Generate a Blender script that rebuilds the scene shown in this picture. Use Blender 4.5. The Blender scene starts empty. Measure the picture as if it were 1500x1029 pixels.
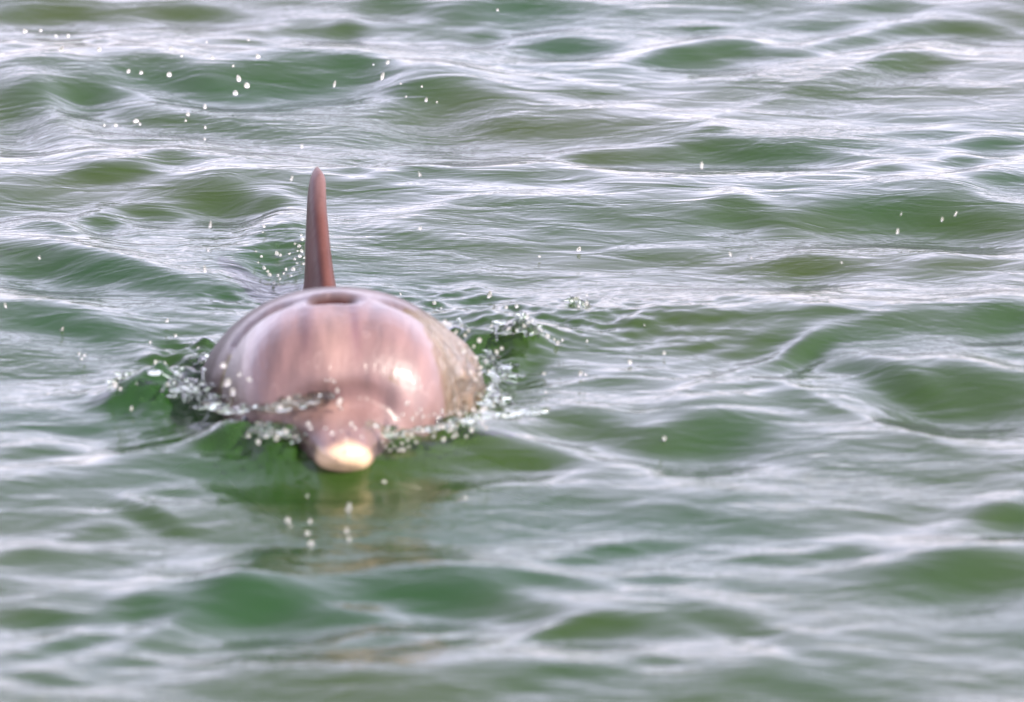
import bpy, bmesh, math, random
import numpy as np
from mathutils import Vector

random.seed(7)
rng = np.random.default_rng(11)
SC = bpy.context.scene
COL = SC.collection
R = math.radians

# ------------------------------------------------------------------ camera
CAM_H, PITCH, FPX = 3.1, R(14.0), 10440.0          # eye height on a boat, tilt, focal length in photo pixels
cam = bpy.data.cameras.new('camera')
cam.sensor_width = 36.0
cam.lens = FPX * 36.0 / 1500.0
cam.clip_start, cam.clip_end = 0.1, 6000.0
cam.dof.use_dof = True
cam.dof.focus_distance = 13.9
cam.dof.aperture_fstop = 4.0
cam.dof.aperture_blades = 0
camo = bpy.data.objects.new('camera', cam)
camo.location = (0, 0, CAM_H)
camo.rotation_euler = (math.pi / 2 - PITCH, 0, 0)
COL.objects.link(camo)
SC.camera = camo

# ------------------------------------------------------------------ sky and sun
SUN_EL, SUN_AZ = R(42), R(122)                      # azimuth clockwise from +y (the view direction)
sd = Vector((math.cos(SUN_EL) * math.sin(SUN_AZ), math.cos(SUN_EL) * math.cos(SUN_AZ), math.sin(SUN_EL)))
W = bpy.data.worlds.new('World')
SC.world = W
W.use_nodes = True
wn, wl = W.node_tree.nodes, W.node_tree.links
wn.clear()
sky = wn.new('ShaderNodeTexSky')
sky.sky_type = 'NISHITA'
sky.sun_disc = False
sky.sun_elevation = SUN_EL
sky.sun_rotation = SUN_AZ
sky.air_density, sky.dust_density, sky.ozone_density = 1.0, 0.5, 1.0
hs = wn.new('ShaderNodeHueSaturation'); hs.inputs['Saturation'].default_value = 0.35     # hazy, washed-out day
haze_mix = wn.new('ShaderNodeMix'); haze_mix.data_type = 'RGBA'; haze_mix.inputs[0].default_value = 0.08
haze_mix.inputs[7].default_value = (4.0, 4.0, 4.0, 1)
tint = wn.new('ShaderNodeMix'); tint.data_type = 'RGBA'; tint.blend_type = 'MULTIPLY'
tint.inputs[0].default_value = 1.0
tint.inputs[7].default_value = (1.08, 0.96, 1.18, 1)
bg = wn.new('ShaderNodeBackground'); bg.inputs['Strength'].default_value = 0.15
wo = wn.new('ShaderNodeOutputWorld')
wl.new(sky.outputs[0], hs.inputs['Color']); wl.new(hs.outputs[0], haze_mix.inputs[6]); wl.new(haze_mix.outputs[2], tint.inputs[6]); wl.new(tint.outputs[2], bg.inputs['Color']); wl.new(bg.outputs[0], wo.inputs[0])

sun = bpy.data.lights.new('sun', 'SUN')
sun.energy, sun.angle, sun.color = 3.6, R(0.53), (1.0, 0.91, 0.80)
suno = bpy.data.objects.new('sun', sun)
suno.rotation_euler = (-sd).to_track_quat('-Z', 'Y').to_euler()
suno.location = sd * 30
COL.objects.link(suno)

vs = SC.view_settings
vs.view_transform, vs.look, vs.gamma, vs.exposure, vs.use_curve_mapping = 'Standard', 'None', 1.0, 1.75, False
SC.cycles.use_denoising = True
SC.cycles.max_bounces = 6
SC.cycles.transparent_max_bounces = 12
SC.cycles.sample_clamp_indirect = 6.0

# ------------------------------------------------------------------ helpers
sp, cp = math.sin(PITCH), math.cos(PITCH)
def ray(u, v):
    a, b = (u - 750.0) / FPX, (514.5 - v) / FPX
    return Vector((a, cp + b * sp, -sp + b * cp))
def at_z(u, v, z=0.0):                               # photo pixel -> point on the level z
    d = ray(u, v); t = (z - CAM_H) / d.z
    return Vector((d.x * t, d.y * t, z))
def at_y(u, v, y):                                   # photo pixel -> point at the distance y
    d = ray(u, v); t = y / d.y
    return Vector((d.x * t, y, CAM_H + d.z * t))

def mesh_obj(name, verts, faces, mat, parent=None, smooth=True):
    me = bpy.data.meshes.new(name)
    me.from_pydata([tuple(map(float, p)) for p in verts], [], faces)
    me.update()
    if smooth:
        me.polygons.foreach_set('use_smooth', [True] * len(me.polygons))
    if mat: me.materials.append(mat)
    o = bpy.data.objects.new(name, me)
    COL.objects.link(o)
    if parent: o.parent = parent
    return o
def tag(o, label=None, cat=None, group=None, kind=None):
    if label: o['label'] = label
    if cat: o['category'] = cat
    if group: o['group'] = group
    if kind: o['kind'] = kind

def pchip(x, xp, fp):                                 # smooth monotone interpolation
    xp, fp = np.asarray(xp, float), np.asarray(fp, float)
    h = np.diff(xp); dl = np.diff(fp) / h
    d = np.zeros_like(fp); d[0], d[-1] = dl[0], dl[-1]
    for i in range(1, len(xp) - 1):
        if dl[i - 1] * dl[i] > 0:
            w1, w2 = 2 * h[i] + h[i - 1], h[i] + 2 * h[i - 1]
            d[i] = (w1 + w2) / (w1 / dl[i - 1] + w2 / dl[i])
    k = np.clip(np.searchsorted(xp, x) - 1, 0, len(h) - 1)
    t = (x - xp[k]) / h[k]
    return ((1 + 2 * t) * (1 - t) ** 2 * fp[k] + t * (1 - t) ** 2 * h[k] * d[k] + t * t * (3 - 2 * t) * fp[k + 1] + t * t * (t - 1) * h[k] * d[k + 1])
class NT:
    def __init__(s, name):
        s.m = bpy.data.materials.new(name); s.m.use_nodes = True
        s.t = s.m.node_tree; s.t.nodes.clear()
        s.out = s.t.nodes.new('ShaderNodeOutputMaterial')
    def n(s, typ, **kw):
        x = s.t.nodes.new('ShaderNode' + typ)
        for k, v in kw.items(): setattr(x, k, v)
        return x
    def l(s, a, b): s.t.links.new(a, b)

# ------------------------------------------------------------------ materials
def water_material():
    t = NT('sea_water')
    co = t.n('TexCoord')
    def noise(scale, sx, sy, rot, detail, dist=0.0):
        mp = t.n('Mapping'); mp.inputs['Scale'].default_value = (sx, sy, 1); mp.inputs['Rotation'].default_value = (0, 0, R(rot))
        t.l(co.outputs['Object'], mp.inputs['Vector'])
        nz = t.n('TexNoise'); nz.inputs['Scale'].default_value = scale; nz.inputs['Detail'].default_value = detail
        nz.inputs['Distortion'].default_value = dist
        t.l(mp.outputs[0], nz.inputs['Vector'])
        return nz.outputs['Fac']
    n1 = noise(1.0, 6.5, 13.0, 14, 3, 0.6)             # short wavelets
    n2 = noise(1.0, 22.0, 60.0, -12, 2, 0.8)           # capillary ripples
    n3 = noise(1.0, 1.3, 2.2, 0, 2)                   # where the breeze ruffles the surface
    rm = t.n('MapRange'); rm.inputs['From Min'].default_value = 0.42; rm.inputs['From Max'].default_value = 0.66
    t.l(n3, rm.inputs['Value'])
    mul = t.n('Math', operation='MULTIPLY'); t.l(n2, mul.inputs[0]); t.l(rm.outputs[0], mul.inputs[1])
    b1 = t.n('Bump'); b1.inputs['Strength'].default_value = 1.0; b1.inputs['Distance'].default_value = 0.0065
    t.l(n1, b1.inputs['Height'])
    b2 = t.n('Bump'); b2.inputs['Strength'].default_value = 1.0; b2.inputs['Distance'].default_value = 0.0022
    t.l(mul.outputs[0], b2.inputs['Height']); t.l(b1.outputs[0], b2.inputs['Normal'])
    # murky body of the water: suspended green matter, slightly patchy
    cr = t.n('ValToRGB')
    cr.color_ramp.elements[0].color = (0.012, 0.046, 0.009, 1); cr.color_ramp.elements[0].position = 0.35
    cr.color_ramp.elements[1].color = (0.030, 0.050, 0.006, 1); cr.color_ramp.elements[1].position = 0.65
    t.l(noise(0.9, 1, 1, 20, 2), cr.inputs[0])
    df = t.n('BsdfDiffuse'); t.l(cr.outputs[0], df.inputs['Color'])
    t.l(b1.outputs[0], df.inputs['Normal'])
    tr = t.n('BsdfTransparent'); tr.inputs['Color'].default_value = (0.55, 0.72, 0.50, 1)
    m1 = t.n('MixShader'); m1.inputs[0].default_value = 0.38
    t.l(df.outputs[0], m1.inputs[1]); t.l(tr.outputs[0], m1.inputs[2])
    gl = t.n('BsdfGlossy'); gl.inputs['Roughness'].default_value = 0.085
    t.l(b2.outputs[0], gl.inputs['Normal'])
    fr = t.n('Fresnel'); fr.inputs['IOR'].default_value = 1.333; t.l(b2.outputs[0], fr.inputs['Normal'])
    m2 = t.n('MixShader'); t.l(fr.outputs[0], m2.inputs[0]); t.l(m1.outputs[0], m2.inputs[1]); t.l(gl.outputs[0], m2.inputs[2])
    t.l(m2.outputs[0], t.out.inputs['Surface'])
    va = t.n('VolumeAbsorption'); va.inputs['Color'].default_value = (0.25, 0.62, 0.22, 1); va.inputs['Density'].default_value = 5.0
    t.l(va.outputs[0], t.out.inputs['Volume'])
    return t.m

def skin_material():
    t = NT('wet_dolphin_skin')
    at = t.n('Attribute'); at.attribute_name = 'pigment_and_shade'
    co = t.n('TexCoord')
    mp = t.n('Mapping'); mp.inputs['Scale'].default_value = (34, 6, 8); t.l(co.outputs['Object'], mp.inputs['Vector'])
    nz = t.n('TexNoise'); nz.inputs['Scale'].default_value = 1.0; nz.inputs['Detail'].default_value = 4; t.l(mp.outputs[0], nz.inputs['Vector'])
    mr = t.n('MapRange'); mr.inputs['To Min'].default_value = 0.66; mr.inputs['To Max'].default_value = 1.28
    mr.inputs['From Min'].default_value = 0.3; mr.inputs['From Max'].default_value = 0.7
    t.l(nz.outputs['Fac'], mr.inputs['Value'])
    mx = t.n('VectorMath', operation='SCALE'); t.l(at.outputs['Color'], mx.inputs[0]); t.l(mr.outputs[0], mx.inputs['Scale'])
    b = t.n('BsdfPrincipled')
    mpk = t.n('Mapping'); mpk.inputs['Scale'].default_value = (9, 5, 5); mpk.inputs['Rotation'].default_value = (0.3, 0.5, 0.2); t.l(co.outputs['Object'], mpk.inputs['Vector'])
    nk = t.n('TexNoise'); nk.inputs['Scale'].default_value = 1.6; nk.inputs['Detail'].default_value = 1.0; t.l(mpk.outputs[0], nk.inputs['Vector'])
    k1 = t.n('Math', operation='SUBTRACT'); k1.inputs[1].default_value = 0.5; t.l(nk.outputs['Fac'], k1.inputs[0])
    k2 = t.n('Math', operation='ABSOLUTE'); t.l(k1.outputs[0], k2.inputs[0])
    k3 = t.n('MapRange'); k3.inputs['From Min'].default_value = 0.0; k3.inputs['From Max'].default_value = 0.008; k3.inputs['To Min'].default_value = 0.16; k3.inputs['To Max'].default_value = 0.0
    t.l(k2.outputs[0], k3.inputs['Value'])
    mk = t.n('Mix', data_type='RGBA'); mk.inputs[7].default_value = (0.30, 0.22, 0.20, 1); k4 = t.n('Math', operation='MULTIPLY'); t.l(k3.outputs[0], k4.inputs[0]); t.l(at.outputs['Alpha'], k4.inputs[1]); t.l(k4.outputs[0], mk.inputs[0]); t.l(mx.outputs[0], mk.inputs[6])
    t.l(mk.outputs[2], b.inputs['Base Color'])
    rr = t.n('MapRange'); rr.inputs['To Min'].default_value = 0.34; rr.inputs['To Max'].default_value = 0.60; t.l(nz.outputs['Fac'], rr.inputs['Value'])
    t.l(rr.outputs[0], b.inputs['Roughness'])
    b.inputs['IOR'].default_value = 1.45
    cw = t.n('Math', operation='MULTIPLY'); cw.inputs[1].default_value = 0.6; t.l(at.outputs['Alpha'], cw.inputs[0]); t.l(cw.outputs[0], b.inputs['Coat Weight'])
    sw = t.n('Math', operation='MULTIPLY'); sw.inputs[1].default_value = 0.5; t.l(at.outputs['Alpha'], sw.inputs[0]); t.l(sw.outputs[0], b.inputs['Specular IOR Level'])
    b.inputs['Coat Roughness'].default_value = 0.24; b.inputs['Coat IOR'].default_value = 1.33
    n2 = t.n('TexNoise'); n2.inputs['Scale'].default_value = 30; n2.inputs['Detail'].default_value = 3; t.l(co.outputs['Object'], n2.inputs['Vector'])
    bp = t.n('Bump'); bp.inputs['Strength'].default_value = 0.5; bp.inputs['Distance'].default_value = 0.004
    t.l(n2.outputs['Fac'], bp.inputs['Height']); t.l(bp.outputs[0], b.inputs['Normal'])
    mp3 = t.n('Mapping'); mp3.inputs['Scale'].default_value = (85, 11, 16); t.l(co.outputs['Object'], mp3.inputs['Vector'])   # water running down the forehead
    n3 = t.n('TexNoise'); n3.inputs['Scale'].default_value = 1.0; n3.inputs['Detail'].default_value = 3; n3.inputs['Distortion'].default_value = 0.6; t.l(mp3.outputs[0], n3.inputs['Vector'])
    bc = t.n('Bump'); bc.inputs['Strength'].default_value = 0.8; bc.inputs['Distance'].default_value = 0.0045
    t.l(n3.outputs['Fac'], bc.inputs['Height']); t.l(bp.outputs[0], bc.inputs['Normal']); t.l(bc.outputs[0], b.inputs['Coat Normal'])
    t.l(b.outputs[0], t.out.inputs['Surface'])
    return t.m

def plain(name, col, rough, spec=0.5, trans=0.0, ior=1.45, nscale=30, bump=0.002):
    t = NT(name)
    co = t.n('TexCoord')
    nz = t.n('TexNoise'); nz.inputs['Scale'].default_value = nscale; nz.inputs['Detail'].default_value = 4; t.l(co.outputs['Object'], nz.inputs['Vector'])
    cr = t.n('ValToRGB')
    cr.color_ramp.elements[0].color = tuple(c * 0.8 for c in col) + (1,)
    cr.color_ramp.elements[1].color = tuple(min(1, c * 1.12) for c in col) + (1,)
    t.l(nz.outputs['Fac'], cr.inputs[0])
    b = t.n('BsdfPrincipled'); t.l(cr.outputs[0], b.inputs['Base Color'])
    b.inputs['Roughness'].default_value = rough; b.inputs['IOR'].default_value = ior
    b.inputs['Transmission Weight'].default_value = trans
    bp = t.n('Bump'); bp.inputs['Distance'].default_value = bump; t.l(nz.outputs['Fac'], bp.inputs['Height']); t.l(bp.outputs[0], b.inputs['Normal'])
    t.l(b.outputs[0], t.out.inputs['Surface'])
    return t.m

def film_material(froth=1.0):                                  # thin frothy water: clear film, bubbles, wet gloss
    t = NT('thin_water_film')
    co = t.n('TexCoord')
    nz = t.n('TexNoise'); nz.inputs['Scale'].default_value = 45; nz.inputs['Detail'].default_value = 5; t.l(co.outputs['Object'], nz.inputs['Vector'])
    mr = t.n('MapRange'); mr.inputs['From Min'].default_value = 0.42; mr.inputs['From Max'].default_value = 0.68
    mr.inputs['To Min'].default_value = 0.12; mr.inputs['To Max'].default_value = 0.42
    t.l(nz.outputs['Fac'], mr.inputs['Value'])
    tr = t.n('BsdfTransparent'); tr.inputs['Color'].default_value = (0.95, 0.94, 0.86, 1)
    at = t.n('Attribute'); at.attribute_name = 'froth'
    fm = t.n('Math', operation='MULTIPLY'); t.l(mr.outputs[0], fm.inputs[0]); t.l(at.outputs['Fac'], fm.inputs[1])
    df = t.n('BsdfDiffuse'); df.inputs['Color'].default_value = (0.36, 0.25, 0.175, 1)
    m = t.n('MixShader'); t.l(fm.outputs[0], m.inputs[0]); t.l(tr.outputs[0], m.inputs[1]); t.l(df.outputs[0], m.inputs[2])
    bp = t.n('Bump'); bp.inputs['Distance'].default_value = 0.006; t.l(nz.outputs['Fac'], bp.inputs['Height'])
    gl = t.n('BsdfGlossy'); gl.inputs['Roughness'].default_value = 0.12; t.l(bp.outputs[0], gl.inputs['Normal'])
    t.l(bp.outputs[0], df.inputs['Normal'])
    fr = t.n('Fresnel'); fr.inputs['IOR'].default_value = 1.333; t.l(bp.outputs[0], fr.inputs['Normal'])
    m2 = t.n('MixShader'); fg = t.n('Math', operation='MULTIPLY'); t.l(fr.outputs[0], fg.inputs[0]); t.l(at.outputs['Fac'], fg.inputs[1])
    t.l(fg.outputs[0], m2.inputs[0]); t.l(m.outputs[0], m2.inputs[1]); t.l(gl.outputs[0], m2.inputs[2])
    t.l(m2.outputs[0], t.out.inputs['Surface'])
    return t.m

M_WATER = water_material()
M_SKIN = skin_material()
M_DROP = plain('droplet_water', (0.97, 0.92, 0.82), 0.16, trans=0.86, ior=1.333, nscale=60, bump=0.0006)
M_FILM = film_material()
M_EYE = plain('dark_wet_eye', (0.012, 0.010, 0.011), 0.12)
M_BED = plain('silt', (0.05, 0.055, 0.03), 0.9, nscale=1.5, bump=0.02)

# stations along the dolphin, beak to tail
#        y      top    bottom  level of greatest width, half width, squareness
ST = [(11.530, .044, .032, .038, .008, 2.0), (11.535, .052, .024, .038, .021, 2.0), (11.545, .061, .015, .038, .033, 2.0), (11.563, .069, .004, .036, .043, 2.1), (11.595, .076, -.018, .034, .054, 2.3),
      (11.635, .080, -.040, .030, .067, 2.4), (11.675, .085, -.055, .026, .084, 2.4), (11.698, .092, -.065, .026, .102, 2.4), (11.712, .128, -.078, .030, .130, 2.5),
      (11.740, .168, -.105, .035, .156, 2.7), (11.790, .199, -.140, .035, .177, 2.7), (11.850, .213, -.170, .030, .188, 2.6), (11.920, .217, -.195, .020, .200, 2.4),
      (12.000, .214, -.215, .005, .219, 2.2), (12.100, .199, -.235, -.015, .238, 2.1), (12.200, .171, -.255, -.035, .246, 2.05), (12.350, .121, -.285, -.07, .248, 2.0),
      (12.500, .072, -.315, -.11, .245, 2.0), (12.700, .018, -.350, -.16, .235, 2.0), (12.900, -.042, -.380, -.21, .218, 2.0), (13.100, -.11, -.40, -.26, .190, 2.0),
      (13.400, -.20, -.42, -.31, .140, 2.0), (13.700, -.28, -.43, -.36, .088, 2.0), (14.000, -.345, -.44, -.39, .045, 2.0), (14.15, -.375, -.43, -.40, .03, 2.0)]
ST = np.array(ST)

# ------------------------------------------------------------------ sea surface
# faces of waves that look towards the boat: photo pixel, half size, steepness, slant in the picture (degrees)
FACES = [
 (75,13,70,10,.20,0),(270,12,80,8,.18,-4),(455,37,60,9,.20,0),(395,58,70,10,.15,0),(35,77,34,9,.18,0),(35,43,50,6,.12,0),(150,60,20,8,.12,0),
 (50,110,50,8,.18,0),(130,140,62,14,.22,-5),(30,165,62,26,.24,-15),(130,178,40,7,.15,-4),(260,82,70,6,.16,-12),(250,115,60,12,.16,-12),
 (450,112,105,17,.20,3),(260,172,95,12,.22,-6),(205,205,90,9,.15,-3),(250,240,40,9,.22,0),(190,258,35,8,.20,0),(135,260,35,8,.20,0),
 (325,290,48,14,.22,-5),(400,300,25,8,.20,0),(220,305,45,8,.20,-5),(150,320,32,10,.25,0),(60,335,60,10,.20,-4),(390,265,60,5,.12,0),
 (590,8,60,10,.20,0),(760,12,70,14,.20,0),(510,38,25,8,.20,0),(715,45,30,7,.15,0),(820,65,75,10,.24,0),(530,108,40,15,.12,-5),(635,147,68,22,.24,2),
 (680,85,60,10,.10,0),(640,187,50,6,.12,0),(870,140,60,8,.10,0),(980,88,42,7,.20,6),(870,222,45,8,.20,0),(790,258,85,14,.20,0),(940,222,60,8,.20,0),
 (530,230,40,7,.18,0),(620,258,45,8,.20,0),(520,255,20,6,.15,0),
 (1060,80,70,12,.28,4),(1190,33,60,8,.15,4),(1170,50,60,8,.12,10),(1300,10,50,8,.15,0),(1410,40,60,8,.18,-3),(1240,65,90,9,.15,12),(1310,45,60,8,.15,10),
 (1340,95,55,9,.22,8),(1030,40,40,5,.15,0),(1050,197,25,4,.20,0),(1210,195,35,5,.15,0),(1130,222,100,11,.26,-3),(1040,213,50,9,.20,0),(1230,212,60,8,.12,0),
 (1360,198,70,6,.12,0),(1450,212,48,8,.22,4),(1290,257,40,6,.20,4),(1410,243,35,8,.20,5),(1080,315,42,12,.25,0),(1250,318,110,16,.25,5),(1420,322,90,22,.25,-5),
 (1460,270,50,12,.15,8),(1180,387,60,13,.20,3),(1390,395,50,10,.15,3),(1220,470,40,6,.18,0),(1470,470,50,14,.22,8),(1180,515,35,8,.30,20),(1120,505,50,8,.15,14),
 (1290,550,60,14,.22,-18),(1400,572,120,28,.28,-4),(1050,640,75,22,.25,4),(1090,570,50,5,.15,8),(1050,600,60,6,.12,5),(1480,520,40,10,.15,0),
 (730,480,40,10,.15,0),(750,510,50,10,.20,0),(955,485,50,8,.22,5),(1035,508,30,4,.20,8),(760,545,30,8,.18,15),(850,625,90,18,.22,-4),(800,675,75,12,.22,0),
 (1010,630,80,18,.12,8),(960,370,70,8,.15,0),(700,430,30,10,.20,0),
 (408,366,44,30,.20,0),(60,380,70,20,.22,-10),(150,400,100,14,.18,-12),(100,480,100,14,.22,-10),(100,350,60,10,.15,-15),(50,665,60,10,.20,4),
 (270,725,40,6,.20,0),(210,755,45,9,.25,-14),(150,780,40,8,.18,0),(40,815,42,10,.20,2),(130,820,80,14,.15,0),(60,900,60,10,.25,-2),(210,890,42,14,.25,2),
 (370,890,95,26,.30,4),(110,940,60,10,.15,10),(330,945,100,12,.18,0),(60,995,50,8,.22,-5),(220,970,40,6,.20,0),(300,980,60,8,.15,0),
 (640,865,115,22,.28,-4),(530,900,70,10,.20,0),(910,803,72,9,.24,6),(790,850,60,9,.20,-3),(870,920,70,14,.20,4),(800,930,60,7,.20,12),(960,850,40,7,.15,0),
 (560,935,60,12,.18,0),(850,990,80,7,.18,0),(770,1010,40,8,.15,0),(960,975,40,8,.12,0),(790,680,70,14,.12,-4),(920,695,60,12,.12,0),(1060,690,60,10,.12,0),
 (1420,845,105,24,.30,4),(1480,755,60,16,.28,8),(1235,812,52,8,.22,2),(1110,820,40,6,.15,0),(1060,915,85,16,.22,-10),
]
def build_sea():
    def axis(lo, hi, step, far_lo, far_hi):
        a = list(np.arange(lo, hi, step))
        s, x = step, a[-1]; b = []
        while x < far_hi:
            s *= 1.13; x += s; b.append(x)
        s, x = step, a[0]; c = []
        while x > far_lo:
            s *= 1.13; x -= s; c.append(x)
        return np.array(c[::-1] + a + b)
    xs = axis(-1.45, 1.45, 0.0062, -1500, 1500)
    ys = axis(9.8, 16.3, 0.0078, -60, 3500)
    X, Y = np.meshgrid(xs, ys)
    H = np.zeros_like(X)
    near = np.exp(-np.maximum(0, np.hypot(X, Y - 13) - 8) / 25)
    # wind waves: many trains, most of them running towards the boat
    for i in range(70):
        lam = 0.10 * (14.0 ** rng.random())
        th = rng.normal(0.08, 0.40 if lam > 0.35 else 0.70)
        k = 2 * math.pi / lam
        sl = 0.013 * min(1.0, (lam / 0.3) ** 0.35)
        ph = rng.random() * 6.283
        env = 1.0
        if lam < 0.5:
            ex, ey, ep = rng.normal(0, 1.6), rng.normal(0, 0.9), rng.random() * 6.28
            env = 0.5 + 0.5 * np.sin(ex * X + ey * Y + ep)
        fade = near if lam < 1 else np.maximum(near, 0.3 * np.exp(-np.hypot(X, Y) / 400))
        a = np.sin(k * (X * math.sin(th) + Y * math.cos(th)) + ph)
        H += fade * env * sl / k * (a + 0.16 * np.cos(2 * k * (X * math.sin(th) + Y * math.cos(th)) + 2 * ph + 3.14159))
    calm = 1 - 0.7 * np.exp(-(((X + 0.28) / 0.36) ** 2 + ((Y - 11.45) / 0.26) ** 2) ** 2)
    H *= calm
    # the wave faces seen in the photograph
    for (u, v, hw, hh, s, rot) in FACES:
        c = at_z(u, v)
        px = FPX / math.hypot(c.y, CAM_H)
        a = hw / px * 1.15
        b = hh / (px * CAM_H / math.hypot(c.y, CAM_H)) / 0.62
        dx, dy = X - c.x, Y - c.y
        m = (np.abs(dx) < 3 * a) & (np.abs(dy) < 6 * b + 3 * a * abs(math.tan(R(rot))) * 4.1)
        dx, dy = dx[m], dy[m]
        q = (dy - dx * math.tan(R(rot)) * 4.1 + 0.6 * b * (dx / a) ** 2 * 0.35) / b
        H[m] += 0.97 * s * b * q * np.exp(-q * q - (dx / a) ** 2)
    # long narrow crests that cross the surface at a slant
    for (u0, v0, u1, v1, a, w) in [(975, 604, 1195, 490, .0075, .045), (1130, 555, 1390, 670, .0075, .05), (1180, 497, 1500, 436, .006, .06), (700, 592, 1010, 528, .005, .05),
                                   (995, 478, 1130, 410, .004, .04), (1000, 152, 1390, 45, .006, .07), (1000, 200, 1330, 75, .005, .06), (40, 118, 115, 190, .007, .06), (150, 58, 330, 112, .005, .06),
                                   (200, 150, 335, 245, .005, .06), (60, 345, 290, 425, .006, .05), (170, 965, 275, 898, .006, .05), (330, 870, 400, 806, .006, .05), (950, 905, 1160, 975, .006, .06), (560, 345, 700, 290, .004, .05)]:
        p, q = at_z(u0, v0), at_z(u1, v1)
        dx, dy = q.x - p.x, q.y - p.y; L2 = dx * dx + dy * dy
        t = ((X - p.x) * dx + (Y - p.y) * dy) / L2
        bend = 0.10 * math.sqrt(L2) * np.sin(3.0 * t + u0)
        dd = ((X - p.x) * dy - (Y - p.y) * dx) / math.sqrt(L2) + 0.25 * bend
        H += a * np.exp(-np.abs(dd / w) ** 1.5) * np.exp(-((t - 0.5) / 0.52) ** 6)
    # bow wave pushed up in front of the head
    pts = [(120, 660), (240, 640), (330, 632), (440, 640), (505, 645), (590, 636), (720, 614), (820, 600), (960, 588)]
    amp = [0.0, 0.018, 0.042, 0.050, 0.048, 0.046, 0.034, 0.012, 0.0]
    P = [at_z(u, v, 0.03) for u, v in pts]
    gx = np.arange(-3, 3, 0.004); ker = np.hanning(31); ker /= ker.sum()
    yc = np.interp(X, gx, np.convolve(np.interp(gx, [p.x for p in P], [p.y for p in P]), ker, 'same'))
    A = np.interp(X, gx, np.convolve(np.interp(gx, [p.x for p in P], amp), ker, 'same'))
    A = A * (np.abs(X) < 2.9)
    d = Y - yc
    H += A * np.where(d < 0, np.exp(-(d / 0.13) ** 2), np.exp(-(d / 0.13) ** 2))
    H -= 0.2 * A * np.exp(-((d + 0.24) / 0.10) ** 2)
    # broken water along both flanks and behind the blowhole
    turb = np.zeros_like(X)
    m = (np.abs(X + 0.25) < 1.0) & (np.abs(Y - 12.3) < 1.4)
    xm, ym = X[m], Y[m]
    tb = np.zeros_like(xm); tb2 = np.zeros_like(xm)
    for i in range(46):
        lam = 0.022 * (6.0 ** rng.random()); k = 6.283 / lam; th = rng.random() * 3.1416; ph = rng.random() * 6.28
        tb += 0.06 / k * np.sin(k * (xm * math.cos(th) + ym * math.sin(th)) + ph + 1.5 * np.sin(9 * xm + 7 * ym + i))
    for i in range(26):
        lam = 0.055 * (3.2 ** rng.random()); k = 6.283 / lam; th = rng.random() * 3.1416; ph = rng.random() * 6.28
        tb2 += 0.075 / k * np.sin(k * (xm * math.cos(th) + ym * math.sin(th)) + ph + 1.2 * np.sin(11 * xm - 6 * ym + i))
    def blob(u, v, ru, rv, z=0.0):
        c = at_z(u, v, z); px = FPX / math.hypot(c.y, CAM_H)
        return np.exp(-((xm - c.x) / (ru / px)) ** 2 - ((ym - c.y) / (rv / px / 0.245)) ** 2)
    mask = 1.0 * blob(235, 570, 90, 40) + 0.5 * blob(270, 510, 60, 30) + 0.7 * blob(720, 520, 70, 60) + 0.45 * blob(800, 480, 110, 40) \
         + 0.35 * blob(950, 470, 120, 40) + 0.6 * blob(640, 430, 80, 25) + 0.6 * blob(400, 600, 110, 22) + 0.5 * blob(680, 600, 90, 20) \
         + 0.35 * blob(330, 435, 60, 20) + 0.4 * blob(410, 370, 45, 40)
    wid = pchip(np.clip(ym, 11.52, 12.6), ST[:, 0], ST[:, 4])
    gap = np.abs(xm - (-0.29 - 0.05 * (ym - 11.53))) - wid
    mask += 1.1 * np.exp(-(gap / 0.045) ** 2) * (ym > 11.60) * (ym < 12.5)
    wash = blob(372, 606, 66, 12, 0.075) + 0.5 * blob(640, 604, 60, 12, 0.07)
    H[m] += 1.15 * tb * np.minimum(mask, 1.2) + tb2 * np.minimum(0.8 * mask + 2.6 * wash, 3.0) + 0.010 * wash
    # heaped water: left of the head, the small crest to its right, the collar climbing its flanks
    H[m] += 0.055 * blob(225, 568, 62, 20, 0.02) + 0.030 * blob(760, 492, 50, 18, 0.02) + 0.03 * blob(690, 575, 35, 30)
    # ring ripples: round the body, round the fin, and where drops fell
    for (u, v, r0, lam, s, wid) in [(560, 470, 0.30, 0.026, 0.10, 0.14), (300, 470, 0.12, 0.024, 0.10, 0.12), (500, 330, 0.10, 0.030, 0.07, 0.25),
                                    (1180, 407, 0.035, 0.022, 0.16, 0.02), (1332, 384, 0.03, 0.022, 0.16, 0.02), (1075, 401, 0.025, 0.02, 0.15, 0.015),
                                    (1115, 267, 0.03, 0.022, 0.16, 0.025), (740, 392, 0.05, 0.024, 0.14, 0.03), (950, 440, 0.10, 0.026, 0.12, 0.05), (960, 425, 0.2, 0.03, 0.10, 0.04)]:
        c = at_z(u, v)
        rr = np.hypot(X - c.x, Y - c.y); k = 6.283 / lam
        H += s / k * np.sin(k * rr) * np.exp(-((rr - r0) / wid) ** 2) * (0.55 + 0.45 * np.sin(3 * np.arctan2(Y - c.y, X - c.x) + u))
    ny, nx = X.shape
    me = bpy.data.meshes.new('sea')
    nv = nx * ny
    me.vertices.add(nv)
    me.vertices.foreach_set('co', np.stack([X, Y, H], -1).astype(np.float32).ravel())
    i = np.arange((ny - 1) * (nx - 1)); r, c = i // (nx - 1), i % (nx - 1)
    a = r * nx + c
    quads = np.stack([a, a + 1, a + nx + 1, a + nx], -1).astype(np.int32).ravel()
    nq = len(i)
    me.loops.add(nq * 4); me.loops.foreach_set('vertex_index', quads)
    me.polygons.add(nq)
    me.polygons.foreach_set('loop_start', np.arange(0, nq * 4, 4, dtype=np.int32))
    me.polygons.foreach_set('use_smooth', np.ones(nq, dtype=bool))
    me.update(calc_edges=True)
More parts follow.
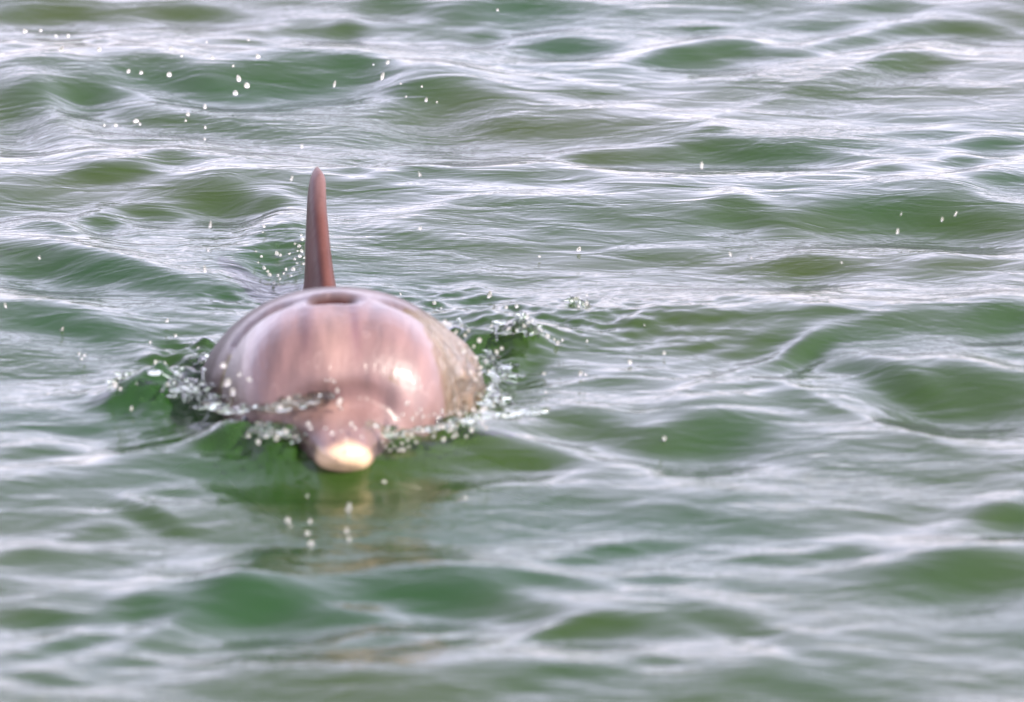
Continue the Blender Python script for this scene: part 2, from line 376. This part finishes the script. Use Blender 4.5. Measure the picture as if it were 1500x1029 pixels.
    me.materials.append(M_WATER)
    o = bpy.data.objects.new('water', me); COL.objects.link(o)
    tag(o, 'rippled green sea reflecting a pale lavender sky', 'water', kind='structure')
    return xs, ys, H
XS, YS, HH = build_sea()
def sea_h(x, y):
    i = min(max(int(np.searchsorted(XS, x)), 1), len(XS) - 1); j = min(max(int(np.searchsorted(YS, y)), 1), len(YS) - 1)
    return float(HH[j, i])

bed = mesh_obj('sea_bed', [(-1600, -80, -4), (1600, -80, -4), (1600, 3600, -4), (-1600, 3600, -4)], [(0, 1, 2, 3)], M_BED)
tag(bed, 'dark silty sea bed under the green water', 'sea bed', kind='structure')

# ------------------------------------------------------------------ dolphin
def loft(rings, cap=True):
    n = len(rings[0]); V = [p for r in rings for p in r]; F = []
    for i in range(len(rings) - 1):
        for j in range(n):
            F.append((i * n + j, i * n + (j + 1) % n, (i + 1) * n + (j + 1) % n, (i + 1) * n + j))
    if cap:
        V.append(tuple(np.mean(rings[0], axis=0))); V.append(tuple(np.mean(rings[-1], axis=0)))
        a, b = len(V) - 2, len(V) - 1; L = (len(rings) - 1) * n
        for j in range(n):
            F.append((a, (j + 1) % n, j)); F.append((b, L + j, L + (j + 1) % n))
    return V, F
def st(y, c): return pchip(np.asarray([y], float), ST[:, 0], ST[:, c])[0]
X_SNOUT, X_FIN = at_y(505, 660, 11.53).x, at_y(480, 415, 12.7).x
def axis_x(y):
    return float(np.interp(y, [11.5, 12.05, 12.7, 14.2], [X_SNOUT, at_y(497, 500, 12.05).x, X_FIN, X_FIN - 0.10]))
def build_dolphin():
    V, F = [], []
    def add(vf):
        o = len(V); V.extend([tuple(p) for p in vf[0]]); F.extend([tuple(i + o for i in f) for f in vf[1]])
    ys = np.concatenate([np.linspace(11.530, 11.72, 46), np.linspace(11.73, 12.2, 40), np.linspace(12.22, 14.15, 60)])
    rings = []
    for y in ys:
        top, bot, zc, w, n = [st(y, c) for c in range(1, 6)]
        ax = axis_x(y); r = []
        for j in range(72):
            a = 2 * math.pi * j / 72
            ca, sa = math.cos(a), math.sin(a)
            e = 2.0 / n
            xx = w * math.copysign(abs(ca) ** e, ca)
            hz = (top - zc) if sa >= 0 else (zc - bot)
            r.append((ax + xx, y, zc + hz * math.copysign(abs(sa) ** e, sa)))
        rings.append(r)
    add(loft(rings))
    # dorsal fin: leading edge sweeps back, tip hooked
    rings = []
    for t in np.linspace(0, 1, 26):
        z = -0.09 + 0.30 * t
        le = 12.56 + 0.05 * t + 0.36 * t ** 1.9
        te = 13.02 - 0.03 * math.sin(t * math.pi) + 0.03 * t
        ch = max(te - le, 0.03)
        th = 0.029 * (1 - 0.42 * t ** 1.8) * (1 + 0.85 * math.exp(-((t - 0.2) / 0.16))) * math.sqrt(max(0.02, 1 - (max(0, t - 0.94) / 0.06) ** 2))
        vv = 418 - 171 * max(0, (z - 0.03) / 0.18)
        xl = at_y(np.interp(t, [0, .35, .6, .85, 1], [487, 484, 476, 470, 471]), 400, le).x
        r = []
        for j in range(28):
            a = 2 * math.pi * j / 28
            c = 0.5 - 0.5 * math.cos(a)                  # 0 leading .. 1 trailing
            prof = 1.9 * math.sqrt(max(c, 0)) * (1 - c) ** 0.8
            yy = le + c * ch
            r.append((xl + th * prof * math.copysign(1, math.sin(a)) - 0.13 * (yy - le), yy, z))
        rings.append(r)
    add(loft(rings))
    # flippers and flukes, under the surface
    for s in (-1, 1):
        rings = []
        for t in np.linspace(0, 1, 14):
            y0 = 12.18 + 0.24 * t ** 1.3; ch = 0.17 * (1 - 0.75 * t) + 0.01; th = 0.024 * (1 - 0.8 * t) + 0.003
            x = axis_x(12.2) + s * (0.17 + 0.28 * t); z = -0.14 - 0.16 * t
            rings.append([(x, y0 + ch * (0.5 - 0.5 * math.cos(a)), z + th * math.sin(a)) for a in np.linspace(0, 2 * math.pi, 16, endpoint=False)])
        add(loft(rings))
        rings = []
        for t in np.linspace(0, 1, 14):
            y0 = 14.02 + 0.20 * t ** 1.4; ch = 0.22 * (1 - 0.85 * t) + 0.01; th = 0.02 * (1 - 0.8 * t) + 0.003
            x = axis_x(14.1) + s * (-0.01 + 0.33 * t)
            rings.append([(x, y0 + ch * (0.5 - 0.5 * math.cos(a)), -0.40 + th * math.sin(a)) for a in np.linspace(0, 2 * math.pi, 16, endpoint=False)])
        add(loft(rings))
    o = mesh_obj('raw', V, F, None)
    bm = bmesh.new(); bm.from_mesh(o.data); bmesh.ops.recalc_face_normals(bm, faces=bm.faces); bm.to_mesh(o.data); bm.free()
    md = o.modifiers.new('r', 'REMESH'); md.mode = 'VOXEL'; md.voxel_size = 0.0046; md.use_smooth_shade = True
    sm = o.modifiers.new('s', 'SMOOTH'); sm.factor = 0.5; sm.iterations = 11
    dg = bpy.context.evaluated_depsgraph_get()
    me = bpy.data.meshes.new_from_object(o.evaluated_get(dg))
    bpy.data.objects.remove(o)
    n = len(me.vertices)
    co = np.empty(n * 3, np.float32); me.vertices.foreach_get('co', co); co = co.reshape(-1, 3).astype(float)
    x, y, z = co[:, 0], co[:, 1], co[:, 2]
    axv = np.interp(y, [11.5, 12.05, 12.7, 14.2], [X_SNOUT, axis_x(12.05), X_FIN, X_FIN - 0.10])
    lx = x - axv
    topside = z > 0.12
    # blowhole: crescent pit with a raised lip behind the melon
    bx, by = at_y(487, 443, 11.95).x - axis_x(11.95), 11.935
    dxx = lx - bx
    yy = y - by + 3.2 * dxx ** 2
    pit = np.exp(-(dxx / 0.037) ** 4 - (yy / 0.022) ** 2)
    slit = np.exp(-(dxx / 0.033) ** 4 - ((yy - 0.014) / 0.013) ** 2)
    lip = 0.35 * np.exp(-(dxx / 0.060) ** 2 - ((yy + 0.042) / 0.022) ** 2) + 0.8 * np.exp(-(dxx / 0.07) ** 2 - ((yy - 0.05) / 0.028) ** 2)
    z += np.where(topside, -0.024 * pit + 0.0050 * lip, 0)
    # groove that sets the melon off from the neck, low furrows running down the melon
    gy = 11.945 + 0.25 * np.abs(lx) ** 1.2
    gro = np.exp(-((y - gy) / 0.022) ** 2) * np.clip((np.abs(lx) - 0.05) / 0.05, 0, 1) * (z > -0.05)
    co[:, 0] -= np.sign(lx) * 0.010 * gro; z -= 0.007 * gro * topside
    fur = np.exp(-((lx - 0.022 - 0.02 * (11.9 - y)) / 0.008) ** 2) + 0.8 * np.exp(-((lx + 0.058 + 0.03 * (11.9 - y)) / 0.010) ** 2)
    fur *= np.clip((11.93 - y) / 0.05, 0, 1) * np.clip((y - 11.725) / 0.05, 0, 1) * (z > 0.09)
    co[:, 1] += 0.0035 * fur
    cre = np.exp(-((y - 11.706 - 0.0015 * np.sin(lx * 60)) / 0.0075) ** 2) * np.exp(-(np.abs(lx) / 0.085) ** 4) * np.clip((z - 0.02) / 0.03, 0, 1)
    co[:, 1] += 0.007 * cre; z -= 0.005 * cre
    # mouth line along the beak
    mo = np.exp(-((z - 0.034 - 0.10 * np.clip(y - 11.54, 0, 1)) / 0.005) ** 2) * (y < 11.68) * np.clip((np.abs(lx) - 0.012) / 0.02, 0, 1)
    mo *= (y < 11.60); co[:, 0] -= np.sign(lx) * 0.002 * mo
    me.vertices.foreach_set('co', co.astype(np.float32).ravel()); me.update()
    # pigment: mauve-brown back, paler forehead, darker streaks, cape deepened for a reflection, painted crease shade, cream tip of the lower jaw
    def mix(a, b, f): return a * (1 - f[:, None]) + np.array(b)[None, :] * f[:, None]
    P = np.tile(np.array([0.066, 0.043, 0.039]), (n, 1))
    mel = np.clip((11.95 - y) / 0.10, 0, 1) * (z > 0.04)
    P = mix(P, (0.118, 0.066, 0.057), 0.8 * mel)
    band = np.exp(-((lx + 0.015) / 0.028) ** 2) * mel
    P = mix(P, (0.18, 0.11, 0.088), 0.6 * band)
    P = mix(P, (0.075, 0.035, 0.038), np.clip(0.72 * fur, 0, 1))
    P = mix(P, (0.030, 0.011, 0.010), np.clip(1.0 * slit * topside, 0, 1))
    P = mix(P, (0.050, 0.025, 0.024), np.clip(0.75 * cre * (1.0 - 1.2 * np.clip(lx / 0.06, -0.2, 0.7)), 0, 1))  # shade painted into the crease between melon and beak, stronger on one side
    finm = np.clip((z - np.interp(y, ST[:, 0], ST[:, 1]) + 0.01) / 0.02, 0, 1) * (y > 12.45)
    P = mix(P, (0.058, 0.025, 0.021), finm)
    P = mix(P, (0.115, 0.070, 0.066), np.clip((z - 0.150) / 0.05, 0, 1) * (y > 12.45) * 0.8)
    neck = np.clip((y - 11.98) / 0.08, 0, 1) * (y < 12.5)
    P = mix(P, (0.040, 0.029, 0.026), 0.8 * neck)  # cape tone on the neck, deepened to stand in for a dark reflection
    P = mix(P, (0.46, 0.32, 0.20), np.clip((11.590 - y) / 0.025, 0, 1) * np.clip((0.066 - 7.0 * lx ** 2 + 0.003 * np.sin(lx * 90 + 0.6) - z) / 0.012, 0, 1))
    P = mix(P, (0.25, 0.2, 0.18), np.clip((-0.12 - z) / 0.1, 0, 1) * (y < 13))
    wet = 1.0 - 0.9 * finm - 0.85 * neck * (1 - finm)
    wet = np.clip(wet - 0.95 * np.clip(1.6 * slit * topside, 0, 1) - 0.6 * np.clip(cre, 0, 1), 0.05, 1)  # sheen also cut in the slit and crease to keep them dark
    ca = me.color_attributes.new('pigment_and_shade', 'FLOAT_COLOR', 'POINT')
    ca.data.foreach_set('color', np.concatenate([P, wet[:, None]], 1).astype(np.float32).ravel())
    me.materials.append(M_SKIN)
    me.polygons.foreach_set('use_smooth', np.ones(len(me.polygons), dtype=bool))
    root = bpy.data.objects.new('dolphin', None); root.location = (axis_x(12.2), 12.2, 0)
    COL.objects.link(root)
    me.name = 'body'
    b = bpy.data.objects.new('body', me); COL.objects.link(b); b.parent = root
    b.matrix_parent_inverse = root.matrix_world.inverted(); b.location = (-root.location.x, -root.location.y, 0)
    tag(root, 'wet mauve-grey dolphin swimming head-on with dorsal fin and pale beak tip above water', 'dolphin')
    for s in (-1, 1):
        ye = 11.765; w = st(ye, 4); bmm = bmesh.new()
        bmesh.ops.create_icosphere(bmm, subdivisions=3, radius=1.0)
        for v in bmm.verts:
            v.co = Vector((v.co.x * 0.012, v.co.y * 0.020, v.co.z * 0.012 * (1 - 0.25 * v.co.y)))
        em = bpy.data.meshes.new('eye'); bmm.to_mesh(em); bmm.free(); em.materials.append(M_EYE)
        for p in em.polygons: p.use_smooth = True
        e = bpy.data.objects.new('eye', em); COL.objects.link(e); e.parent = root
        e.location = (axis_x(ye) + s * (w * (1 - abs((0.044 - st(ye, 3)) / (st(ye, 1) - st(ye, 3))) ** st(ye, 5)) ** (1 / st(ye, 5)) - 0.0085) - root.location.x, ye - root.location.y, 0.044)
    return root
DOLPHIN = build_dolphin()

# ------------------------------------------------------------------ water running off the flanks
def flank_film(name, label, side, y0, y1, a0, a1, off, amp):
    ny, na = 60, 46; rings = []; fro = []
    ks = [(random.uniform(15, 110), random.uniform(15, 90), random.random() * 6.28) for _ in range(14)]
    for i in range(ny):
        y = y0 + (y1 - y0) * i / (ny - 1)
        top, bot, zc, w, n = [st(y, c) for c in range(1, 6)]
        r = []
        for j in range(na):
            t = j / (na - 1); a = R(a0 + (a1 - a0) * t)
            edge = math.sin(math.pi * i / (ny - 1)) ** 1.7 * min(1, (1 - t) * 1.6)
            q = sum(math.sin(k1 * (y - 11.5) + k2 * 0.2 * a + p) for k1, k2, p in ks) / len(ks)
            fro.append(max(0.0, min(1.0, edge * (1.1 + 0.8 * q))))
            o = -0.006 + (off * (1 - 0.55 * t) + amp * 2.2 * q) * edge
            e = 2.0 / n; ca, sa = math.cos(a), math.sin(a)
            hz = (top - zc) if sa >= 0 else (zc - bot)
            r.append((axis_x(y) + side * (w + o) * abs(ca) ** e, y, zc + (hz + 0.5 * o) * math.copysign(abs(sa) ** e, sa)))
        rings.append(r)
    V = [p for r in rings for p in r]
    F = [(i * na + j, i * na + j + 1, (i + 1) * na + j + 1, (i + 1) * na + j) for i in range(ny - 1) for j in range(na - 1)]
    c = Vector(np.mean(V, axis=0)); c.z = 0
    o = mesh_obj(name, [Vector(p) - c for p in V], F, M_FILM); o.location = c
    o.data.attributes.new('froth', 'FLOAT', 'POINT').data.foreach_set('value', fro)
    md = o.modifiers.new('thickness', 'SOLIDIFY'); md.thickness = 0.002
    tag(o, label, 'splash')
flank_film('water_sheet', "thick frothy sheet of water sliding off the dolphin's left flank", 1, 11.72, 12.34, -12, 60, 0.032, 0.010)
flank_film('water_sheet', "thin ragged film of water clinging to the dolphin's right cheek", -1, 11.72, 12.02, -8, 26, 0.008, 0.005)

# ------------------------------------------------------------------ clumps and tongues of splashing water
def glass_water():
    t = NT('clear_splash_water')
    b = t.n('BsdfPrincipled'); b.inputs['Base Color'].default_value = (0.80, 0.88, 0.72, 1)
    b.inputs['Transmission Weight'].default_value = 1.0; b.inputs['IOR'].default_value = 1.333; b.inputs['Roughness'].default_value = 0.06
    co = t.n('TexCoord'); nz = t.n('TexNoise'); nz.inputs['Scale'].default_value = 70; t.l(co.outputs['Object'], nz.inputs['Vector'])
    bp = t.n('Bump'); bp.inputs['Distance'].default_value = 0.003; t.l(nz.outputs['Fac'], bp.inputs['Height']); t.l(bp.outputs[0], b.inputs['Normal'])
    t.l(b.outputs[0], t.out.inputs['Surface'])
    return t.m
M_SPLASH = glass_water()
def splash(name, label, path, n, spread, r0, r1, flat=0.7):
    """path: world points; lumps of many sizes strung along it, melted into one ragged body of water"""
    rnd = random.Random(len(label) * 7 + n)
    bm = bmesh.new(); c0 = sum(path, Vector()) / len(path)
    unit = bmesh.new(); bmesh.ops.create_icosphere(unit, subdivisions=2, radius=1.0)
    um = bpy.data.meshes.new('u'); unit.to_mesh(um); unit.free()
    V, F = [], []
    uv = [v.co.copy() for v in um.vertices]; uf = [tuple(p.vertices) for p in um.polygons]
    for k in range(len(path) - 1):
        m_ = max(2, int((path[k + 1] - path[k]).length / 0.004))
        for h in range(m_ + 1):
            b0 = path[k].lerp(path[k + 1], h / m_); o = len(V)
            V += [b0 - c0 + q * (0.0035 + 0.0015 * math.sin(h * 0.9)) for q in uv]; F += [tuple(a + o for a in f) for f in uf]
    for i in range(n):
        t = rnd.random() * (len(path) - 1); k = min(int(t), len(path) - 2); p = path[k].lerp(path[k + 1], t - k)
        p = p + Vector((rnd.gauss(0, spread), rnd.gauss(0, spread * 1.6), rnd.gauss(0, spread * 0.5)))
        r = r0 + (r1 - r0) * rnd.random() ** 2.5
        e = Vector((rnd.uniform(0.9, 2.4), rnd.uniform(0.8, 1.6), rnd.uniform(0.5, 1.0) * flat))
        a0 = path[k].lerp(path[k + 1], t - k)                              # a strand of water ties the lump to the body
        m_ = max(2, int((p - a0).length / 0.004))
        for h in range(m_ + 1):
            b0 = a0.lerp(p, h / m_) + Vector((0, 0, 0.3 * spread * math.sin(3.14 * h / m_)))
            o = len(V); V += [b0 - c0 + q * 0.0034 for q in uv]; F += [tuple(a + o for a in f) for f in uf]
        o = len(V)
        V += [p - c0 + Vector((q.x * r * e.x, q.y * r * e.y, q.z * r * e.z)) for q in uv]; F += [tuple(a + o for a in f) for f in uf]
    bm.free(); bpy.data.meshes.remove(um)
    ob = mesh_obj('raw', V, F, None)
    md = ob.modifiers.new('r', 'REMESH'); md.mode = 'VOXEL'; md.voxel_size = 0.0024; md.use_smooth_shade = True
    sm = ob.modifiers.new('s', 'SMOOTH'); sm.factor = 0.5; sm.iterations = 5
    me = bpy.data.meshes.new_from_object(ob.evaluated_get(bpy.context.evaluated_depsgraph_get()))
    bpy.data.objects.remove(ob)
    bk = bmesh.new(); bk.from_mesh(me); seen, best = set(), []           # keep the one connected body of water
    for v0 in bk.verts:
        if v0.index in seen: continue
        st_, isl = [v0], []; seen.add(v0.index)
        while st_:
            v = st_.pop(); isl.append(v)
            for e_ in v.link_edges:
                w_ = e_.other_vert(v)
                if w_.index not in seen: seen.add(w_.index); st_.append(w_)
        if len(isl) > len(best): best = isl
    keep = set(v.index for v in best)
    bmesh.ops.delete(bk, geom=[v for v in bk.verts if v.index not in keep], context='VERTS')
    bk.to_mesh(me); bk.free()
    me.name = name; me.materials.append(M_SPLASH)
    me.polygons.foreach_set('use_smooth', np.ones(len(me.polygons), dtype=bool))
    o = bpy.data.objects.new(name, me); o.location = c0; COL.objects.link(o)
    tag(o, label, 'splash')
def on_sea(u, v, lift=0.0):
    c = at_z(u, v)
    for _ in range(4): c = at_z(u, v, sea_h(c.x, c.y) + lift)
    return c
splash('water_splash', "ragged tongue of dark water washing over the base of the dolphin's beak", [at_y(305, 598, 11.78), at_y(350, 602, 11.725), at_y(400, 596, 11.70), at_y(440, 586, 11.69), at_y(482, 578, 11.705)], 75, 0.008, 0.003, 0.012)
splash('water_splash', "thin sparkling lip of water thrown out along the dolphin's left cheek", [at_y(565, 640, 11.60), at_y(620, 628, 11.63), at_y(690, 614, 11.68), at_y(745, 606, 11.72), at_y(800, 602, 11.74)], 90, 0.006, 0.002, 0.009)
splash('water_splash', "low churned clump of green water beside the dolphin's right flank", [on_sea(170, 566, 0.004), on_sea(215, 556, 0.008), on_sea(260, 562, 0.008), on_sea(305, 580, 0.004)], 110, 0.020, 0.003, 0.013, 0.5)
splash('water_splash', "small broken crest of water off the dolphin's left flank", [on_sea(728, 486, 0.004), on_sea(765, 476, 0.006), on_sea(800, 492, 0.003)], 45, 0.012, 0.002, 0.009, 0.5)
splash('water_splash', "ragged wash of water climbing the dolphin's right flank", [on_sea(296, 522, 0.006), on_sea(292, 548, 0.006), on_sea(300, 575, 0.008), at_y(318, 592, 11.80), at_y(345, 575, 11.735)], 60, 0.009, 0.003, 0.012)
splash('water_splash', "low dark ripple of splashed water under the dolphin's right cheek", [on_sea(325, 626, 0.003), on_sea(375, 630, 0.004), on_sea(420, 634, 0.004), on_sea(452, 640, 0.003)], 80, 0.009, 0.003, 0.010, 0.5)
splash('water_splash', "churned skirt of water trailing along the dolphin's left flank", [on_sea(676, 478, 0.003), on_sea(708, 505, 0.005), on_sea(728, 540, 0.005), on_sea(728, 572, 0.005), on_sea(712, 596, 0.005)], 120, 0.016, 0.003, 0.012, 0.5)
splash('water_splash', "small frothy clump of water set apart beyond the dolphin's left flank", [on_sea(838, 441, 0.003), on_sea(862, 447, 0.003)], 16, 0.008, 0.003, 0.008, 0.5)
splash('water_splash', "short broken film of splashed water on one side of the dolphin's beak", [at_y(540, 618, 11.625), at_y(568, 628, 11.61), at_y(580, 640, 11.60)], 22, 0.006, 0.002, 0.007, 0.6)

# ------------------------------------------------------------------ droplets
def drop_mesh(k):
    bm = bmesh.new(); bmesh.ops.create_icosphere(bm, subdivisions=2, radius=1.0)
    for v in bm.verts:
        p = v.co.copy(); f = 1 + 0.16 * math.sin(3 * p.x + k) + 0.12 * math.sin(4 * p.y + 2 * k + 2 * p.z)
        v.co = Vector((p.x * f, p.y * f, p.z * f * (1.0 + 0.35 * max(0, p.z) ** 2)))
    me = bpy.data.meshes.new('water_droplet'); bm.to_mesh(me); bm.free()
    for p in me.polygons: p.use_smooth = True
    me.materials.append(M_DROP)
    return me
DM = [drop_mesh(k * 1.7) for k in range(5)]
def drops(pts, label, group, y=None, lift=0.006, size=3.2, stretch=1.0):
    for p in pts:
        u, v = p[0], p[1]; r = p[2] if len(p) > 2 else size * random.uniform(0.7, 1.2)
        sx = p[3] if len(p) > 3 else stretch
        if y is None:
            c = at_z(u, v, 0.0)
            for _ in range(4): c = at_z(u, v, sea_h(c.x, c.y) + lift)
        else:
            c = at_y(u, v, y + random.uniform(-0.03, 0.03))
        m = r * c.length / FPX * random.uniform(0.6, 1.05)
        o = bpy.data.objects.new('water_droplet', random.choice(DM)); COL.objects.link(o)
        o.location = c; o.scale = (m * random.uniform(0.85, 1.15), m * random.uniform(0.85, 1.15), m * sx * random.uniform(0.85, 1.2))
        o.rotation_euler = (random.uniform(-.5, .5), random.uniform(-.5, .5), random.random() * 6.28)
        tag(o, label, 'droplet', group)
drops([(557,637),(560,647),(571,660),(573,648),(580,637),(589,650),(597,645),(602,637,4),(610,648),(584,660),(591,659),(567,630,4.5),(619,632),(635,640,4.6),(650,644,3.6),
       (664,640,4),(661,625),(659,632),(669,638),(649,626),(691,630,3.8),(683,640,3.6),(707,619),(712,627),(565,655,2.5),(577,655,2.5),(599,655,2.4),(606,641,2.5),(667,633,2.6)],
      "pale droplet hanging in the spray between the dolphin's beak and left cheek", 'droplets thrown off the beak', y=11.60)
drops([(583,614,4),(596,591,4),(604,614),(611,606),(620,611),(628,610),(636,607),(642,612),(648,603),(660,605),(673,606),(682,605),(693,601),(706,601,3.8),(712,599,3.6),
       (590,608,2.4),(616,600,2.4),(654,608,2.2),(667,602,2.2),(699,604,2.4)],
      "small pale droplet along the water line under the dolphin's left cheek", 'droplets along the left cheek', y=11.66)
drops([(652,473,3.4),(659,475,3),(681,492),(702,499),(679,515,4.2),(672,503),(698,525),(704,539),(690,546),(728,516),(735,511),(691,570),(697,556),(686,485,2.5),(668,487,2.6),
       (694,508,2.6),(712,530,2.6),(684,560,2.4),(703,548,2.4),(676,478,2.4),(716,545,2.3),(722,525,2.3),(688,580,2.2)],
      "glinting droplet in the froth on the dolphin's left flank", 'droplets on the left flank', y=11.95)
drops([(636,444),(646,452),(717,433,3.2,1.8),(742,451),(757,449,3.4),(587,431,2),(755,477),(762,473),(768,478,4),(774,474),(780,470),(745,482),(772,465),(783,480),(757,484,2.4),(764,481,3.6),
       (847,438,4.4),(858,446,4.2),(848,449,3),(842,440,3),(860,433,2.2),(817,503),(802,493,3.6),(812,498,2.4),(860,500),(824,499,2.2),(797,548),(800,575),(850,548,3.6),(858,549,2.6),
       (923,531,4),(973,518),(973,643,4.4),(793,486,2.4),(720,478,2.4),(716,490,2.4),(944,477,2),(848,366,3),(790,376,2.2),(874,403,2)],
      "glinting droplet on the ruffled water off the dolphin's left flank", 'droplets on ruffled water')
drops([(257,492,3),(220,502),(228,531,3.6),(290,510),(304,503),(168,564,4.6),(172,555,3),(176,570,2.4),(245,564,3.6),(256,560,2.4),(208,586),(215,587),(221,589,2.4),(226,590),(234,588,3.4),(192,599),
       (116,519),(124,521),(120,526,2.2),(70,577,2.6),(245,470,2.8),(242,533,2.2),(262,575,2),(200,562,2)],
      "small glinting droplet in the churned water by the dolphin's right flank", 'droplets by the right flank', lift=0.012)
drops([(364,639,3.2),(378,648,4.2),(405,641,5.2,1.4),(418,633,4.2),(451,622,4),(455,628,3),(411,597,3.2,1.5),(423,583,3),(432,640,2.4),(390,640,2.2)],
      "pale droplet hanging between the dolphin's right cheek and its beak", 'droplets before the right cheek', y=11.56)
drops([(327,536,5.5,.6),(365,557,5.5,.5),(351,549,3.2),(333,562,4.5,1.5),(341,575,3.5,1.6),(497,590,5,1.5),(494,573,4,2),(490,560,3.2,1.6),(485,557,2.8),(500,600,2.6,1.6),(478,558,2.6)],
      "white bead of splashed water on the dolphin's wet forehead", 'beads on the forehead', y=11.66)
drops([(487,635,3),(515,622,3.2),(520,628,3),(477,628,2.6),(530,640,2.8),(500,632,2.2),(507,645,2.8)],
      "white bead of water on top of the dolphin's beak", 'beads on the beak', y=11.545)
drops([(421,762,3.6),(425,770,2.6),(454,765,4.2),(450,782,4),(455,797,4.4),(511,745,3.6,1.8),(450,727,2.6),(563,706,3),(682,730,3),(672,732,2.4),(512,790,4),(508,778,3.6)],
      "glinting bead on the smooth water before the dolphin's beak", 'beads added for mirrored glints')  # most of these beads are added in place of glints mirrored in the water
drops([(90,73,4),(145,73,5),(250,71,4),(266,82,2.6),(311,85,4.4),(378,83,4.6),(350,116,6),(362,126,4.6),(345,137,5),(207,107,4),(188,105,4),(248,110,3.6),(300,157,3.4),(275,168,3.6),(272,177,2.8),
       (199,178,3.6),(205,182,2.6),(170,184,3.6),(153,184,3),(301,187,2.6),(300,204,2.6),(37,46,4),(60,45,4.4),(100,53,4.2),(82,53,3),(303,62,2),(364,59,2),(342,97,2.4),(490,124,3,2.4),(560,113,2.4,2),
       (568,92,2.2,1.6),(547,95,2),(587,123,2),(618,127,2),(624,147,3,1.6),(729,15,2.6),(640,150,1.8),(595,142,1.8)],
      "pale droplet falling over the open water well behind the dorsal fin", 'droplets behind the dolphin', y=13.0)
drops([(1315,340,2.2,2.2),(1380,322,1.9,2),(1400,314,1.9,2),(1320,314,1.4,2),(1028,243,1.9,2.4),(1070,373,1.8,2.4),(1101,378,1.8,2),(1233,385,1.6),(308,330,2.4,2),(90,485,2.4,2.4),(300,395,3,1.8),(615,335,4),(615,256,1.8,2),
       (305,367,2,1.8),(427,262,2,2),(442,215,3,1.6),(58,378,1.8,2),(8,448,2.6,1.8)],
      "faint streaked droplet falling well clear of the dolphin", 'stray falling droplets', y=12.6)
drops([(406,360,4.4),(387,332),(375,369),(383,376,3),(405,372,3.4),(411,374,2.6),(387,393,3),(395,403,3.4),(407,404,3.2),(401,415,3.2),(419,395,3.2),(429,395,3.6),(426,404,3.4),(438,361,4),(443,351,3.6),
       (442,368,3.4),(439,376,3.2),(446,378,2.6),(432,380,2.4),(435,386,2.6),(445,387,2.8),(441,345,2.6),(392,398,2.4),(378,385,2.2),(416,401,2.2),(410,409,2.2),(385,341,2),(432,358,2.4),(436,368,2.4),(424,372,2)],
      "bright glinting drop in the green water beside the dorsal fin", 'glinting drops beside the fin', size=2.8, stretch=0.7)
